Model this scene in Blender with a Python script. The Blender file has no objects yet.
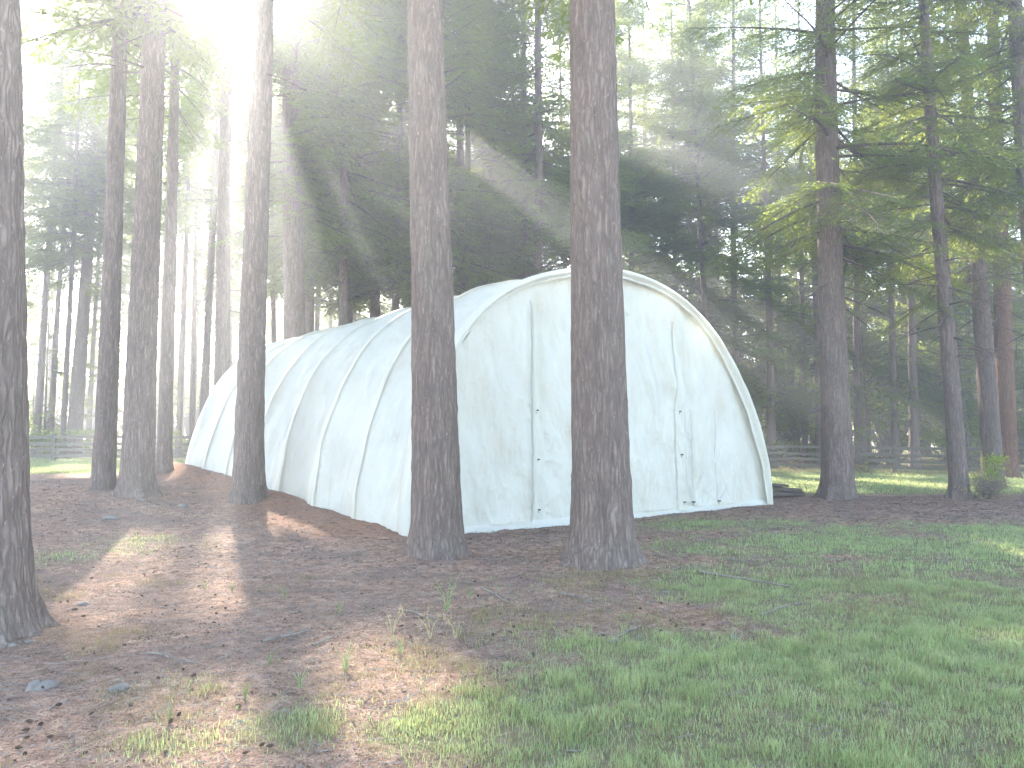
import bpy, math, random
import numpy as np
from mathutils import Vector, Matrix
R = math.radians
rng = np.random.default_rng(7)
random.seed(7)
scene = bpy.context.scene
COL = scene.collection

# ------------------------------------------------------------------ camera
F_PX = 765.0
CAM_H = 1.6
PITCH = R(3.84)
cam_d = bpy.data.cameras.new('camera')
cam = bpy.data.objects.new('camera', cam_d); COL.objects.link(cam)
cam.location = (0, 0, CAM_H)
cam.rotation_euler = (R(90) + PITCH, 0, 0)
cam_d.sensor_width = 36; cam_d.lens = 36 * F_PX / 1024
cam_d.clip_start = 0.05; cam_d.clip_end = 2000
scene.camera = cam
scene.render.resolution_x = 1024; scene.render.resolution_y = 768

def ray(px, py):
    v = np.array([(px - 512) / F_PX, 1.0, (384 - py) / F_PX])
    c, s = math.cos(PITCH), math.sin(PITCH)
    return np.array([v[0], c * v[1] - s * v[2], s * v[1] + c * v[2]])

# ------------------------------------------------------------------ noise
def _hash(ix, iy, seed):
    h = (ix.astype(np.int64) * 374761393 + iy.astype(np.int64) * 668265263 + seed * 974634777) & 0xFFFFFFFF
    h = ((h ^ (h >> 13)) * 1274126177) & 0xFFFFFFFF
    h = h ^ (h >> 16)
    return (h & 0xFFFFFF) / float(0xFFFFFF)
def vnoise(x, y, seed=0, perx=None):
    x = np.asarray(x, float); y = np.asarray(y, float)
    ix = np.floor(x); iy = np.floor(y); fx = x - ix; fy = y - iy
    fx = fx * fx * (3 - 2 * fx); fy = fy * fy * (3 - 2 * fy)
    ix = ix.astype(np.int64); iy = iy.astype(np.int64); ix1 = ix + 1
    if perx: ix = ix % perx; ix1 = ix1 % perx
    a = _hash(ix, iy, seed); b = _hash(ix1, iy, seed); c = _hash(ix, iy + 1, seed); d = _hash(ix1, iy + 1, seed)
    return (a * (1 - fx) + b * fx) * (1 - fy) + (c * (1 - fx) + d * fx) * fy
def fbm(x, y, seed=0, octv=4):
    s = 0; a = .5; t = 0
    for o in range(octv):
        s = s + a * vnoise(np.asarray(x) * 2 ** o, np.asarray(y) * 2 ** o, seed + o); t += a; a *= .55
    return s / t
def sstep(x, a, b):
    t = np.clip((np.asarray(x, float) - a) / (b - a), 0, 1); return t * t * (3 - 2 * t)

# ------------------------------------------------------------------ tent frame and terrain
TC = np.array([-1.67, 11.9])                    # near front corner of the tent
TU = np.array([.786, .618]); TU /= np.linalg.norm(TU)    # along the front
TV = np.array([-TU[1], TU[0]])                  # along the side, away from the viewer
TW, TL, TH = 9.75, 12.2, 4.85
def tent_uv(x, y):
    dx = x - TC[0]; dy = y - TC[1]
    return dx * TU[0] + dy * TU[1], dx * TV[0] + dy * TV[1]

MOUNDS = []
def terrain(x, y):
    x = np.asarray(x, float); y = np.asarray(y, float)
    z = .46 * sstep(-x, 1.5, 9) * sstep(y, 9, 17)
    u, v = tent_uv(x, y)
    # spoil bank thrown up against the long side of the tent
    crest = (.10 + .045 * np.clip(v, 0, 13)) * sstep(v, -1.0, 1.2) * (1 - sstep(v, 13.5, 16))
    crest = crest + .09 * (fbm(x * .9, y * .9, 31, 3) - .5) * sstep(v, 0, 2)
    wid = np.where(u < 0, np.exp(-(u / .75) ** 2), np.exp(-(u / .5) ** 2))
    z = np.maximum(z, z * .35 + crest) * wid + z * (1 - wid)
    z = z * (1 - sstep(u, .2, 1.2) * (1 - sstep(u, TW - .5, TW + 1.5)) * sstep(v, -1.0, .0) * (1 - sstep(v, 11, 13)))
    near = 1 - sstep(y, 25, 40)
    z = z + near * (.05 * (fbm(x * .55, y * .55, 3, 3) - .5) + .035 * (fbm(x * 2.3, y * 2.3, 5, 3) - .5))
    for mx_, my_ in MOUNDS:
        dd = np.hypot(x - mx_, y - my_); z = z + .07 * np.exp(-(dd / .75) ** 2) * (.6 + .8 * vnoise(x * 3, y * 3, 99))
    return z + 3.0 * sstep(np.hypot(x, y - 20), 70, 260)
def tz(x, y): return float(terrain(np.array([x]), np.array([y]))[0])
def gp(px, py):
    d = ray(px, py); t = np.geomspace(2.5, 120, 6000)
    below = CAM_H + d[2] * t <= terrain(d[0] * t, d[1] * t)
    t = t[np.argmax(below)] if below.any() else 60.0
    return d[0] * t, d[1] * t, tz(d[0] * t, d[1] * t)

# ------------------------------------------------------------------ mesh helpers
def np_mesh(name, verts, faces, smooth=False, attrs=None):
    """faces: one (N,k) int array or a list of them"""
    if isinstance(faces, np.ndarray): faces = [faces]
    faces = [f for f in faces if len(f)]
    me = bpy.data.meshes.new(name)
    verts = np.asarray(verts, np.float32)
    nl = sum(f.size for f in faces); npoly = sum(len(f) for f in faces)
    me.vertices.add(len(verts)); me.vertices.foreach_set('co', verts.ravel())
    me.loops.add(nl); me.polygons.add(npoly)
    me.loops.foreach_set('vertex_index', np.concatenate([f.ravel() for f in faces]).astype(np.int32))
    starts = []; o = 0
    for f in faces:
        starts.append(o + np.arange(len(f)) * f.shape[1]); o += f.size
    me.polygons.foreach_set('loop_start', np.concatenate(starts).astype(np.int32))
    me.polygons.foreach_set('use_smooth', np.full(npoly, smooth))
    for k, a in (attrs or {}).items():
        at = me.attributes.new(k, 'FLOAT', 'POINT'); at.data.foreach_set('value', np.asarray(a, np.float32))
    me.update(calc_edges=True)
    return me
class Buf:
    """collects pieces that become one mesh"""
    def __init__(s): s.v = []; s.f = {}; s.n = 0
    def add(s, v, f):
        v = np.asarray(v, float); f = np.asarray(f, int)
        s.v.append(v); s.f.setdefault(f.shape[1], []).append(f + s.n); s.n += len(v)
    def mesh(s, name, smooth=False):
        return np_mesh(name, np.concatenate(s.v), [np.concatenate(x) for x in s.f.values()], smooth)
def link(name, me, mat=None, parent=None):
    o = bpy.data.objects.new(name, me); COL.objects.link(o)
    if mat is not None and not me.materials: me.materials.append(mat)
    if parent is not None: o.parent = parent
    return o
def tag(o, label=None, cat=None, group=None, kind=None):
    if label: o['label'] = label
    if cat: o['category'] = cat
    if group: o['group'] = group
    if kind: o['kind'] = kind
    return o
def empty(name, loc, label, cat, group=None):
    o = bpy.data.objects.new(name, None); COL.objects.link(o); o.location = loc; o.empty_display_size = .2
    return tag(o, label, cat, group)
def tube(path, rad, n=6, cap=True):
    path = np.asarray(path, float); m = len(path)
    rad = np.broadcast_to(np.asarray(rad, float), (m,))
    t = np.gradient(path, axis=0); t /= np.linalg.norm(t, axis=1)[:, None] + 1e-9
    ref = np.array([0, 0, 1.]) if abs(t[0][2]) < .9 else np.array([1., 0, 0])
    a = np.cross(t, ref); a /= np.linalg.norm(a, axis=1)[:, None] + 1e-9; b = np.cross(t, a)
    ang = np.arange(n) * 2 * math.pi / n
    v = path[:, None] + rad[:, None, None] * (a[:, None] * np.cos(ang)[None, :, None] + b[:, None] * np.sin(ang)[None, :, None])
    i = np.arange(m - 1)[:, None] * n; j = np.arange(n)[None]; k = (j + 1) % n
    f = np.stack([i + j, i + k, i + n + k, i + n + j], -1).reshape(-1, 4)
    return v.reshape(-1, 3), f
def box(c, half, rz=0.0, jit=0.0):
    s = np.array([[x, y, z] for x in (-1, 1) for y in (-1, 1) for z in (-1, 1)], float) * np.array(half)
    if jit: s += rng.normal(0, jit, s.shape)
    cz, sz = math.cos(rz), math.sin(rz)
    v = np.stack([s[:, 0] * cz - s[:, 1] * sz, s[:, 0] * sz + s[:, 1] * cz, s[:, 2]], 1) + np.array(c)
    f = np.array([[0, 1, 3, 2], [4, 6, 7, 5], [0, 4, 5, 1], [2, 3, 7, 6], [0, 2, 6, 4], [1, 5, 7, 3]])
    return v, f
def grid_faces(nu, nv):
    i = np.arange(nu - 1)[:, None] * nv; j = np.arange(nv - 1)[None]
    return np.stack([i + j, i + nv + j, i + nv + j + 1, i + j + 1], -1).reshape(-1, 4)

# ------------------------------------------------------------------ materials
class NT:
    def __init__(s, name):
        s.m = bpy.data.materials.new(name); s.m.use_nodes = True; s.t = s.m.node_tree; s.t.nodes.clear()
        s.out = s.n('ShaderNodeOutputMaterial')
    def n(s, typ, **kw):
        nd = s.t.nodes.new(typ)
        for k, v in kw.items():
            if k.startswith('_'): setattr(nd, k[1:], v)
            else:
                key = k.replace('__', ' ')
                nd.inputs[key].default_value = v
        return nd
    def l(s, a, b): s.t.links.new(a, b)
    def coord(s, scale=(1, 1, 1), kind='Object'):
        tc = s.n('ShaderNodeTexCoord'); mp = s.n('ShaderNodeMapping'); mp.inputs['Scale'].default_value = scale
        s.l(tc.outputs[kind], mp.inputs['Vector']); return mp.outputs['Vector']
    def noise(s, vec, scale, detail=4, rough=.6, dist=0.0):
        nd = s.n('ShaderNodeTexNoise'); nd.inputs['Scale'].default_value = scale; nd.inputs['Detail'].default_value = detail
        nd.inputs['Roughness'].default_value = rough; nd.inputs['Distortion'].default_value = dist
        s.l(vec, nd.inputs['Vector']); return nd.outputs['Fac']
    def ramp(s, fac, stops):
        nd = s.n('ShaderNodeValToRGB'); el = nd.color_ramp.elements
        while len(el) < len(stops): el.new(.5)
        for e, (p, c) in zip(el, stops): e.position = p; e.color = (*c, 1) if len(c) == 3 else c
        s.l(fac, nd.inputs['Fac']); return nd.outputs['Color']
    def mix(s, fac, a, b, blend='MIX'):
        nd = s.n('ShaderNodeMix', _data_type='RGBA', _blend_type=blend)
        for sock, val in ((nd.inputs[0], fac), (nd.inputs[6], a), (nd.inputs[7], b)):
            if hasattr(val, 'links'): s.l(val, sock)
            else: sock.default_value = val if not isinstance(val, tuple) or len(val) == 4 else (*val, 1)
        return nd.outputs[2]
    def math(s, op, a, b=0.0):
        nd = s.n('ShaderNodeMath', _operation=op)
        for sock, val in ((nd.inputs[0], a), (nd.inputs[1], b)):
            if hasattr(val, 'links'): s.l(val, sock)
            else: sock.default_value = val
        return nd.outputs[0]
    def bump(s, h, strength=.5, dist=.02, nrm=None):
        nd = s.n('ShaderNodeBump', Strength=strength, Distance=dist); s.l(h, nd.inputs['Height'])
        if nrm is not None: s.l(nrm, nd.inputs['Normal'])
        return nd.outputs['Normal']
    def surf(s, col, rough=.9, nrm=None, spec=.2):
        p = s.n('ShaderNodeBsdfPrincipled', Roughness=rough); p.inputs['Specular IOR Level'].default_value = spec
        if hasattr(col, 'links'): s.l(col, p.inputs['Base Color'])
        else: p.inputs['Base Color'].default_value = (*col, 1)
        if nrm is not None: s.l(nrm, p.inputs['Normal'])
        return p.outputs[0]
    def done(s, sh): s.l(sh, s.out.inputs['Surface']); return s.m

def leaf_mat(name, dark, light, trans, tfac=.45, s1=.9, s2=9):
    t = NT(name); c = t.coord(kind='Object')
    n1 = t.noise(c, s1, 3); n2 = t.noise(c, s2, 2)
    col = t.mix(t.ramp(n1, [(.35, (0, 0, 0)), (.65, (1, 1, 1))]), dark, light)
    col = t.mix(.5, col, t.mix(n2, dark, light))
    oi = t.n('ShaderNodeObjectInfo')
    hs = t.n('ShaderNodeHueSaturation'); t.l(col, hs.inputs['Color'])
    t.l(t.math('ADD', t.math('MULTIPLY', oi.outputs['Random'], .5), .75), hs.inputs['Value'])
    t.l(t.math('ADD', t.math('MULTIPLY', oi.outputs['Random'], .03), .485), hs.inputs['Hue'])
    d = t.n('ShaderNodeBsdfDiffuse'); t.l(hs.outputs['Color'], d.inputs['Color'])
    tr = t.n('ShaderNodeBsdfTranslucent'); t.l(t.mix(.8, hs.outputs['Color'], trans), tr.inputs['Color'])
    mx = t.n('ShaderNodeMixShader'); mx.inputs[0].default_value = tfac
    t.l(d.outputs[0], mx.inputs[1]); t.l(tr.outputs[0], mx.inputs[2])
    return t.done(mx.outputs[0])
M = {}
M['needle'] = leaf_mat('fir_needles', (.040, .075, .030), (.09, .14, .042), (.42, .48, .08), .48)
M['needle_warm'] = leaf_mat('fir_needles_yellow', (.05, .08, .022), (.12, .15, .04), (.42, .44, .07), .52)
M['broad'] = leaf_mat('broad_leaves', (.07, .12, .025), (.14, .19, .04), (.58, .64, .07), .6)
M['grass'] = leaf_mat('grass_blades', (.16, .24, .08), (.40, .43, .22), (.50, .56, .24), .42, 3, 60)
M['drygrass'] = leaf_mat('dry_grass_blades', (.24, .19, .10), (.34, .28, .15), (.35, .28, .13), .35)

def bark_mat(name, base, pale, dark):
    t = NT(name)
    c1 = t.coord((1, 1, .16)); c2 = t.coord((1, 1, .45)); c3 = t.coord()
    n1 = t.noise(c1, 16, 5, .65, .6); n2 = t.noise(c2, 34, 4, .7); n3 = t.noise(c3, 1.6, 3)
    v = t.n('ShaderNodeTexVoronoi', _feature='DISTANCE_TO_EDGE', Scale=21.0); vn = t.n('ShaderNodeTexNoise'); vn.inputs['Scale'].default_value = 5; t.l(t.coord((1, 1, .5)), vn.inputs['Vector']); vm = t.n('ShaderNodeVectorMath', _operation='MULTIPLY_ADD'); t.l(vn.outputs['Color'], vm.inputs[0]); vm.inputs[1].default_value = (.14, .14, .10); t.l(t.coord((1, 1, .085)), vm.inputs[2]); t.l(vm.outputs[0], v.inputs['Vector'])
    fur = t.ramp(v.outputs['Distance'], [(.0, (0, 0, 0)), (.30, (1, 1, 1))])
    col = t.ramp(n1, [(.3, dark), (.52, base), (.72, pale)])
    lc = t.noise(t.coord((1, 1, .5)), 2.6, 4, .7); col = t.mix(t.ramp(lc, [(.56, (0, 0, 0)), (.68, (.45, .45, .45))]), col, (.20, .21, .15))
    col = t.mix(t.math('MULTIPLY', n2, .6), col, tuple(x * .6 for x in base))
    col = t.mix(t.ramp(n3, [(.5, (0, 0, 0)), (.75, (.5, .5, .5))]), col, (.13, .12, .10))
    col = t.mix(t.math('MULTIPLY', t.math('SUBTRACT', 1.0, fur), .65), col, dark)
    n4 = t.noise(t.coord((1, 1, .35)), 42, 3)
    col = t.mix(t.ramp(n4, [(.62, (0, 0, 0)), (.74, (.4, .4, .4))]), col, tuple(min(.6, x * 1.7) for x in pale))
    h = t.math('ADD', t.math('MULTIPLY', fur, .5), t.math('MULTIPLY', n1, .8))
    return t.done(t.surf(col, .95, t.bump(t.math('ADD', h, t.math('MULTIPLY', n2, .3)), .9, .03), .1))
M['bark'] = bark_mat('fir_bark', (.25, .185, .15), (.37, .29, .245), (.10, .074, .062))
M['bark_red'] = bark_mat('pale_red_bark', (.26, .14, .085), (.36, .22, .14), (.09, .05, .035))
M['bark_far'] = NT('distant_bark')
_t = M['bark_far']; _n = _t.noise(_t.coord((1, 1, .2)), 12, 3)
M['bark_far'] = _t.done(_t.surf(_t.ramp(_n, [(.3, (.07, .055, .045)), (.7, (.19, .14, .11))]), .95, None, .1))

def fabric_mat():
    t = NT('tent_fabric'); c = t.coord()
    n = t.noise(c, 1.3, 5, .6, .4); n2 = t.noise(t.coord((1, 1, .35)), 3.0, 4)
    col = t.ramp(n, [(.3, (.68, .645, .545)), (.6, (.755, .725, .625)), (.8, (.79, .765, .68))])
    col = t.mix(t.ramp(n2, [(.50, (0, 0, 0)), (.75, (.6, .6, .6))]), col, (.60, .53, .40))
    f = t.noise(t.coord((1, 1, .6)), 7, 5, .65, 1.2); g = t.noise(c, 26, 3)
    nb = t.bump(t.math('ADD', f, t.math('MULTIPLY', g, .08)), .55, .05)
    p = t.surf(col, .42, nb, .45)
    tr = t.n('ShaderNodeBsdfTranslucent'); t.l(nb, tr.inputs['Normal']); tr.inputs['Color'].default_value = (.80, .79, .70, 1)
    mx = t.n('ShaderNodeMixShader'); mx.inputs[0].default_value = .32
    t.l(p, mx.inputs[1]); t.l(tr.outputs[0], mx.inputs[2])
    return t.done(mx.outputs[0])
M['fabric'] = fabric_mat()
def plain(name, col, rough=.8, var=.3, scale=8, spec=.3):
    t = NT(name); n = t.noise(t.coord(), scale, 4)
    c = t.ramp(n, [(.3, tuple(x * (1 - var) for x in col)), (.7, tuple(min(.9, x * (1 + var)) for x in col))])
    return t.done(t.surf(c, rough, t.bump(n, .4, .01), spec))
M['seam'] = plain('seam_tape', (.50, .50, .44), .7, .1)
M['toggle'] = plain('black_toggle', (.02, .02, .02), .5, .2)
M['fence'] = None
def wood_mat(name, a, b, moss=.6):
    t = NT(name); n = t.noise(t.coord((.6, 3, 9)), 4, 5, .7); m = t.noise(t.coord(), 1.4, 3)
    c = t.mix(t.math('MULTIPLY', m, moss), t.ramp(n, [(.3, a), (.7, b)]), (.12, .135, .085))
    return t.done(t.surf(c, .9, t.bump(n, .4, .01), .15))
M['fence'] = wood_mat('weathered_fence_wood', (.10, .085, .065), (.20, .175, .135), .35)
M['plank'] = wood_mat('dark_weathered_wood', (.06, .046, .038), (.19, .155, .125), .1)
M['stone'] = plain('pale_stone', (.16, .14, .12), .9, .3, 14)
M['cone'] = plain('fir_cone_scales', (.10, .065, .045), .9, .4, 60)
M['stick'] = plain('bleached_wood', (.19, .155, .125), .9, .35, 30)
M['twig'] = plain('dead_twig', (.11, .09, .075), .9, .4, 30)
M['straw'] = plain('dry_seed_heads', (.42, .31, .17), .9, .3, 30)
M['litter'] = plain('needle_litter', (.24, .15, .105), .95, .75, 5)

# ------------------------------------------------------------------ ground
# where grass grows: (px, py of a ground point, rx, ry in metres, strength); negative = bare
GR = []
MOUNDS.extend([gp(a_, b_)[:2] for a_, b_ in ((-17, 632), (437, 553), (603, 562), (248, 499), (137, 494), (103, 488), (838, 497), (960, 497))])
def gs(px, py, rx, ry, s, rot=0.0): 
    x, y, _ = gp(px, py); GR.append((x, y, rx, ry, s, rot))
gs(860, 680, 2.1, 1.5, 1.0); gs(700, 700, 1.3, .9, .95); gs(1000, 640, 2.6, 2.2, 1.0); gs(560, 720, .75, .6, .8)
gs(760, 640, 1.3, .7, .75); gs(900, 590, 2.6, 1.5, 1.0); gs(850, 545, 2.8, 1.5, .9); gs(1000, 560, 3, 2.5, 1.0)
gs(740, 525, 1.6, 1.1, .85); gs(690, 540, .9, .7, .6); gs(450, 730, .45, .35, .65); gs(610, 650, .6, .5, .55); gs(950, 530, 3, 1.2, .7)
gs(290, 725, .35, .4, .45); gs(150, 545, .9, .8, .55); gs(180, 690, .35, .25, .25); gs(150, 750, .4, .3, .35)
gs(700, 600, .8, .4, .3); gs(50, 560, .5, 1.0, .35); gs(370, 655, .4, .5, .12); gs(650, 760, .9, .5, .8); gs(880, 760, 1.2, .6, .95)
def grass_mask(x, y):
    x = np.asarray(x, float); y = np.asarray(y, float)
    m = np.zeros_like(x)
    for gx, gy, rx, ry, s, rot in GR:
        d = ((x - gx) / rx) ** 2 + ((y - gy) / ry) ** 2
        m = np.maximum(m, s * np.exp(-d * 1.1))
    # the lawn beyond the belt of trees, by the fence
    right = sstep(y, 20.3, 22.0) * sstep(x - .2 * y, 1.2, 2.5)
    left = sstep(y, 22.0, 24.0) * (1 - sstep(x, -9, -7))
    m = np.maximum(m, np.maximum(right, left))
    n = fbm(x * .9, y * .9, 11, 4); n2 = fbm(x * 4, y * 4, 17, 3)
    m = m * 1.12 + (n - .55) * 1.6 * sstep(m, .05, .4) + (n2 - .5) * .7 * sstep(m, .05, .5)
    u, v = tent_uv(x, y)
    bank = np.exp(-((u + .2) / 1.2) ** 2) * sstep(v, -1, 1) * (1 - sstep(v, 13, 15))
    return np.clip(m - bank, 0, 1)

xs = np.concatenate([-np.geomspace(500, 14, 40)[:-1], np.arange(-14, 14, .075), np.geomspace(14, 500, 40)])
ys = np.concatenate([-np.geomspace(300, 2, 16)[:-1], np.arange(-2, 2.6, .4), np.arange(2.7, 15, .06), np.geomspace(15, 40, 150), np.geomspace(40.5, 700, 40)])
X, Y = np.meshgrid(xs, ys, indexing='ij')
Zg = terrain(X, Y)
msk = grass_mask(X, Y)
near = 1 - sstep(Y, 14, 22)
Zg = Zg + near * (1 - msk) * (.030 * (fbm(X * 7, Y * 7, 23, 3) - .5) + .022 * (vnoise(X * 16, Y * 16, 29) - .5))
V = np.stack([X, Y, Zg], -1).reshape(-1, 3)
u_, v_ = tent_uv(X, Y)
bankm = np.exp(-((u_ + .35) / .8) ** 2) * sstep(v_, -1, 1) * (1 - sstep(v_, 13, 15))
me = np_mesh('ground', V, grid_faces(len(xs), len(ys)), True, {'grass': msk.ravel(), 'bank': bankm.ravel()})
def ground_mat():
    t = NT('forest_floor'); c = t.coord()
    a = t.n('ShaderNodeAttribute', _attribute_name='grass'); bk = t.n('ShaderNodeAttribute', _attribute_name='bank')
    n1 = t.noise(c, 1.1, 5, .6); n2 = t.noise(c, 9, 6, .7); n3 = t.noise(c, 55, 4, .7); nf = t.noise(t.coord((1, .35, 1)), 120, 3, .7)
    lit = t.ramp(n2, [(.32, (.13, .076, .050)), (.5, (.37, .225, .150)), (.66, (.54, .38, .27))])
    lit = t.mix(t.ramp(n1, [(.4, (0, 0, 0)), (.62, (.75, .75, .75))]), lit, (.19, .135, .11))
    lit = t.mix(t.ramp(n3, [(.53, (0, 0, 0)), (.62, (.85, .85, .85))]), lit, (.045, .03, .025))
    lit = t.mix(t.ramp(nf, [(.56, (0, 0, 0)), (.66, (.7, .7, .7))]), lit, (.46, .35, .27))
    lit = t.mix(t.math('MULTIPLY', bk.outputs['Fac'], .65), lit, (.27, .125, .068))
    gr = t.ramp(n2, [(.25, (.12, .12, .06)), (.55, (.18, .18, .09)), (.8, (.26, .22, .13))])
    gr = t.mix(t.ramp(n1, [(.5, (0, 0, 0)), (.7, (.5, .5, .5))]), gr, (.22, .18, .11))
    f = t.math('ADD', a.outputs['Fac'], t.math('MULTIPLY', t.math('SUBTRACT', n3, .5), .7))
    col = t.mix(t.ramp(f, [(.22, (0, 0, 0)), (.55, (.85, .85, .85))]), lit, gr)
    h = t.math('ADD', t.math('MULTIPLY', n2, 1.2), t.math('ADD', n3, t.math('MULTIPLY', nf, .4)))
    return t.done(t.surf(col, 1.0, t.bump(h, .8, .035), .05))
tag(link('ground', me, ground_mat()), kind='structure')

# grass blades ---------------------------------------------------
def blades(n, xr, yr, hmin, hmax, wmin, wmax, maskpow, seed, dry=False, thr=.0, fn=None):
    r = np.random.default_rng(seed)
    x = r.uniform(*xr, n); y = np.sqrt(r.uniform(yr[0] ** 2, yr[1] ** 2, n)) if xr is None else r.uniform(*yr, n)
    keep = np.abs(x) < .72 * y + .6; x, y = x[keep], y[keep]
    m = grass_mask(x, y) if fn is None else fn(x, y)
    keep = r.random(len(x)) < np.clip((m - thr) / (1 - thr), 0, 1) ** maskpow * (.25 + .75 * sstep(vnoise(x * 7, y * 7, 43), .25, .7))
    u, v = tent_uv(x, y); keep &= ~((u > -.05) & (u < TW + .05) & (v > -.05) & (v < TL))
    x, y, m = x[keep], y[keep], m[keep]; n = len(x)
    z = terrain(x, y)
    cl = (.4 + 1.1 * fbm(x * 2.2, y * 2.2, 41, 3)) * (.6 + .9 * vnoise(x * 9, y * 9, 47) ** 2)
    h = r.uniform(hmin, hmax, n) * cl * (.6 + .5 * m); w = r.uniform(wmin, wmax, n)
    a = r.uniform(0, 2 * math.pi, n); ln = r.uniform(.15, .85, n) * h; b = a + r.uniform(-.6, .6, n) + math.pi / 2
    sx, sy = np.cos(a) * w / 2, np.sin(a) * w / 2; lx, ly = np.cos(b) * ln, np.sin(b) * ln
    zb = z - .004
    P = np.empty((n, 5, 3))
    P[:, 0] = np.stack([x - sx, y - sy, zb], 1); P[:, 1] = np.stack([x + sx, y + sy, zb], 1)
    P[:, 2] = np.stack([x + sx * .8 + lx * .35, y + sy * .8 + ly * .35, z + h * .62], 1)
    P[:, 3] = np.stack([x - sx * .8 + lx * .35, y - sy * .8 + ly * .35, z + h * .62], 1)
    P[:, 4] = np.stack([x + lx, y + ly, z + h * .95], 1)
    i = np.arange(n)[:, None] * 5
    return P.reshape(-1, 3), i + np.array([[0, 1, 2, 3]]), i + np.array([[3, 2, 4]])
def blade_obj(name, parts, mat):
    vs, q, t3 = [], [], []; o = 0
    for P, a, b in parts: vs.append(P); q.append(a + o); t3.append(b + o); o += len(P)
    me = np_mesh(name, np.concatenate(vs), [np.concatenate(q), np.concatenate(t3)])
    return tag(link(name, me, mat), kind='stuff')
g1 = blades(620000, (-7, 7), (2.9, 8.5), .025, .075, .0025, .005, 1.1, 1)
g2 = blades(420000, (-12, 14), (8.5, 20), .03, .075, .005, .010, 1.1, 2)
g3 = blades(260000, (-26, 28), (20, 36), .04, .10, .012, .024, 1.0, 3)
o = blade_obj('grass', [g1, g2, g3], M['grass']); tag(o, 'short green grass over the right foreground, left patches and fence lawn', 'grass')
d1 = blades(300000, (-7, 7), (2.9, 9), .02, .07, .002, .004, .8, 5, fn=lambda x, y: np.clip(grass_mask(x, y) * .75 + .75 * sstep(fbm(x * 1.3, y * 1.3, 61, 3), .50, .66), 0, 1))
d2 = blades(120000, (-20, 26), (9, 34), .03, .10, .006, .013, 1.0, 6, fn=lambda x, y: np.clip(grass_mask(x, y) * .6 + .2 * sstep(fbm(x * .8, y * .8, 62, 3), .58, .70), 0, 1))
def fence_strip(x, y):
    return np.clip(np.exp(-((y - (33.5 - .25 * (x - 12))) / 1.3) ** 2), 0, 1) * (x > 8) * .8
d3 = blades(30000, (8, 24), (27, 36), .10, .32, .012, .02, 1.0, 8, fn=fence_strip)
o = blade_obj('dry_grass', [d1, d2, d3], M['drygrass']); tag(o, 'straw coloured dry grass scattered among the green and the litter', 'dry grass')

# fallen needles and bark crumbs: thin slivers lying on the floor
def slivers(n, xr, yr, l0, l1, w0, w1, seed):
    r = np.random.default_rng(seed); x = r.uniform(*xr, n); y = r.uniform(*yr, n)
    k = (np.abs(x) < .72 * y + .5) & (r.random(n) > grass_mask(x, y) * .8)
    u, v = tent_uv(x, y); k &= ~((u > 0) & (u < TW) & (v > 0) & (v < TL))
    x, y = x[k], y[k]; n = len(x); z = terrain(x, y) + r.uniform(.0, .012, n)
    a = r.uniform(0, math.pi, n); L = r.uniform(l0, l1, n) / 2; w = r.uniform(w0, w1, n) / 2; tl = r.uniform(-.25, .25, n) * L
    c, s = np.cos(a), np.sin(a)
    P = np.empty((n, 4, 3))
    for q, (sl, sw) in enumerate(((-1, -1), (1, -1), (1, 1), (-1, 1))):
        P[:, q, 0] = x + c * L * sl - s * w * sw; P[:, q, 1] = y + s * L * sl + c * w * sw
        P[:, q, 2] = z + tl * sl + .004 + sw * w * .4
    return P.reshape(-1, 3), np.arange(n * 4).reshape(-1, 4)
lb = Buf(); lb.add(*slivers(170000, (-7, 7), (2.9, 9), .015, .05, .0015, .004, 71)); lb.add(*slivers(90000, (-12, 14), (9, 20), .03, .08, .004, .010, 72))
o = link('needle_litter', lb.mesh('needle_litter'), M['litter']); tag(o, 'reddish brown fallen needles and bark crumbs covering the bare forest floor', 'needle litter', kind='stuff')
lb = Buf(); lb.add(*slivers(16000, (-7, 7), (2.9, 9), .02, .12, .003, .009, 73)); lb.add(*slivers(12000, (-12, 14), (9, 20), .05, .22, .006, .016, 74))
o = link('twig_litter', lb.mesh('twig_litter'), M['stick']); tag(o, 'pale broken twigs and bark chips littering the forest floor', 'twig litter', kind='stuff')

def chips(n, xr, yr, s0, s1, seed):
    r = np.random.default_rng(seed); x = r.uniform(*xr, n); y = r.uniform(*yr, n)
    k = (np.abs(x) < .72 * y + .5) & (r.random(n) > grass_mask(x, y)) & (r.random(n) < .15 + sstep(vnoise(x * 1.5, y * 1.5, 97), .45, .75))
    u, v = tent_uv(x, y); k &= ~((u > 0) & (u < TW) & (v > 0) & (v < TL)); x, y = x[k], y[k]; n = len(x)
    c = np.stack([x, y, terrain(x, y)], 1); s = r.uniform(s0, s1, (n, 1, 1))
    T = np.array([[-1, -.5, -.3], [1, -.6, -.3], [.1, 1, -.3], [0, 0, .6]])[None] * s * r.uniform(.5, 1.3, (n, 4, 3))
    a = r.uniform(0, 6.28, n); co, si = np.cos(a)[:, None], np.sin(a)[:, None]
    T = np.stack([T[:, :, 0] * co - T[:, :, 1] * si, T[:, :, 0] * si + T[:, :, 1] * co, T[:, :, 2]], -1) + c[:, None]
    i = np.arange(n)[:, None, None] * 4
    return T.reshape(-1, 3), (i + np.array([[0, 1, 3], [1, 2, 3], [2, 0, 3]])[None]).reshape(-1, 3)
lb = Buf(); lb.add(*chips(16000, (-7, 7), (2.9, 9), .006, .018, 75)); lb.add(*chips(12000, (-12, 14), (9, 20), .01, .03, 76))
o = link('bark_chips', lb.mesh('bark_chips'), M['cone']); tag(o, 'dark bark crumbs and clods strewn over the bare forest floor', 'bark chips', kind='stuff')

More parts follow.
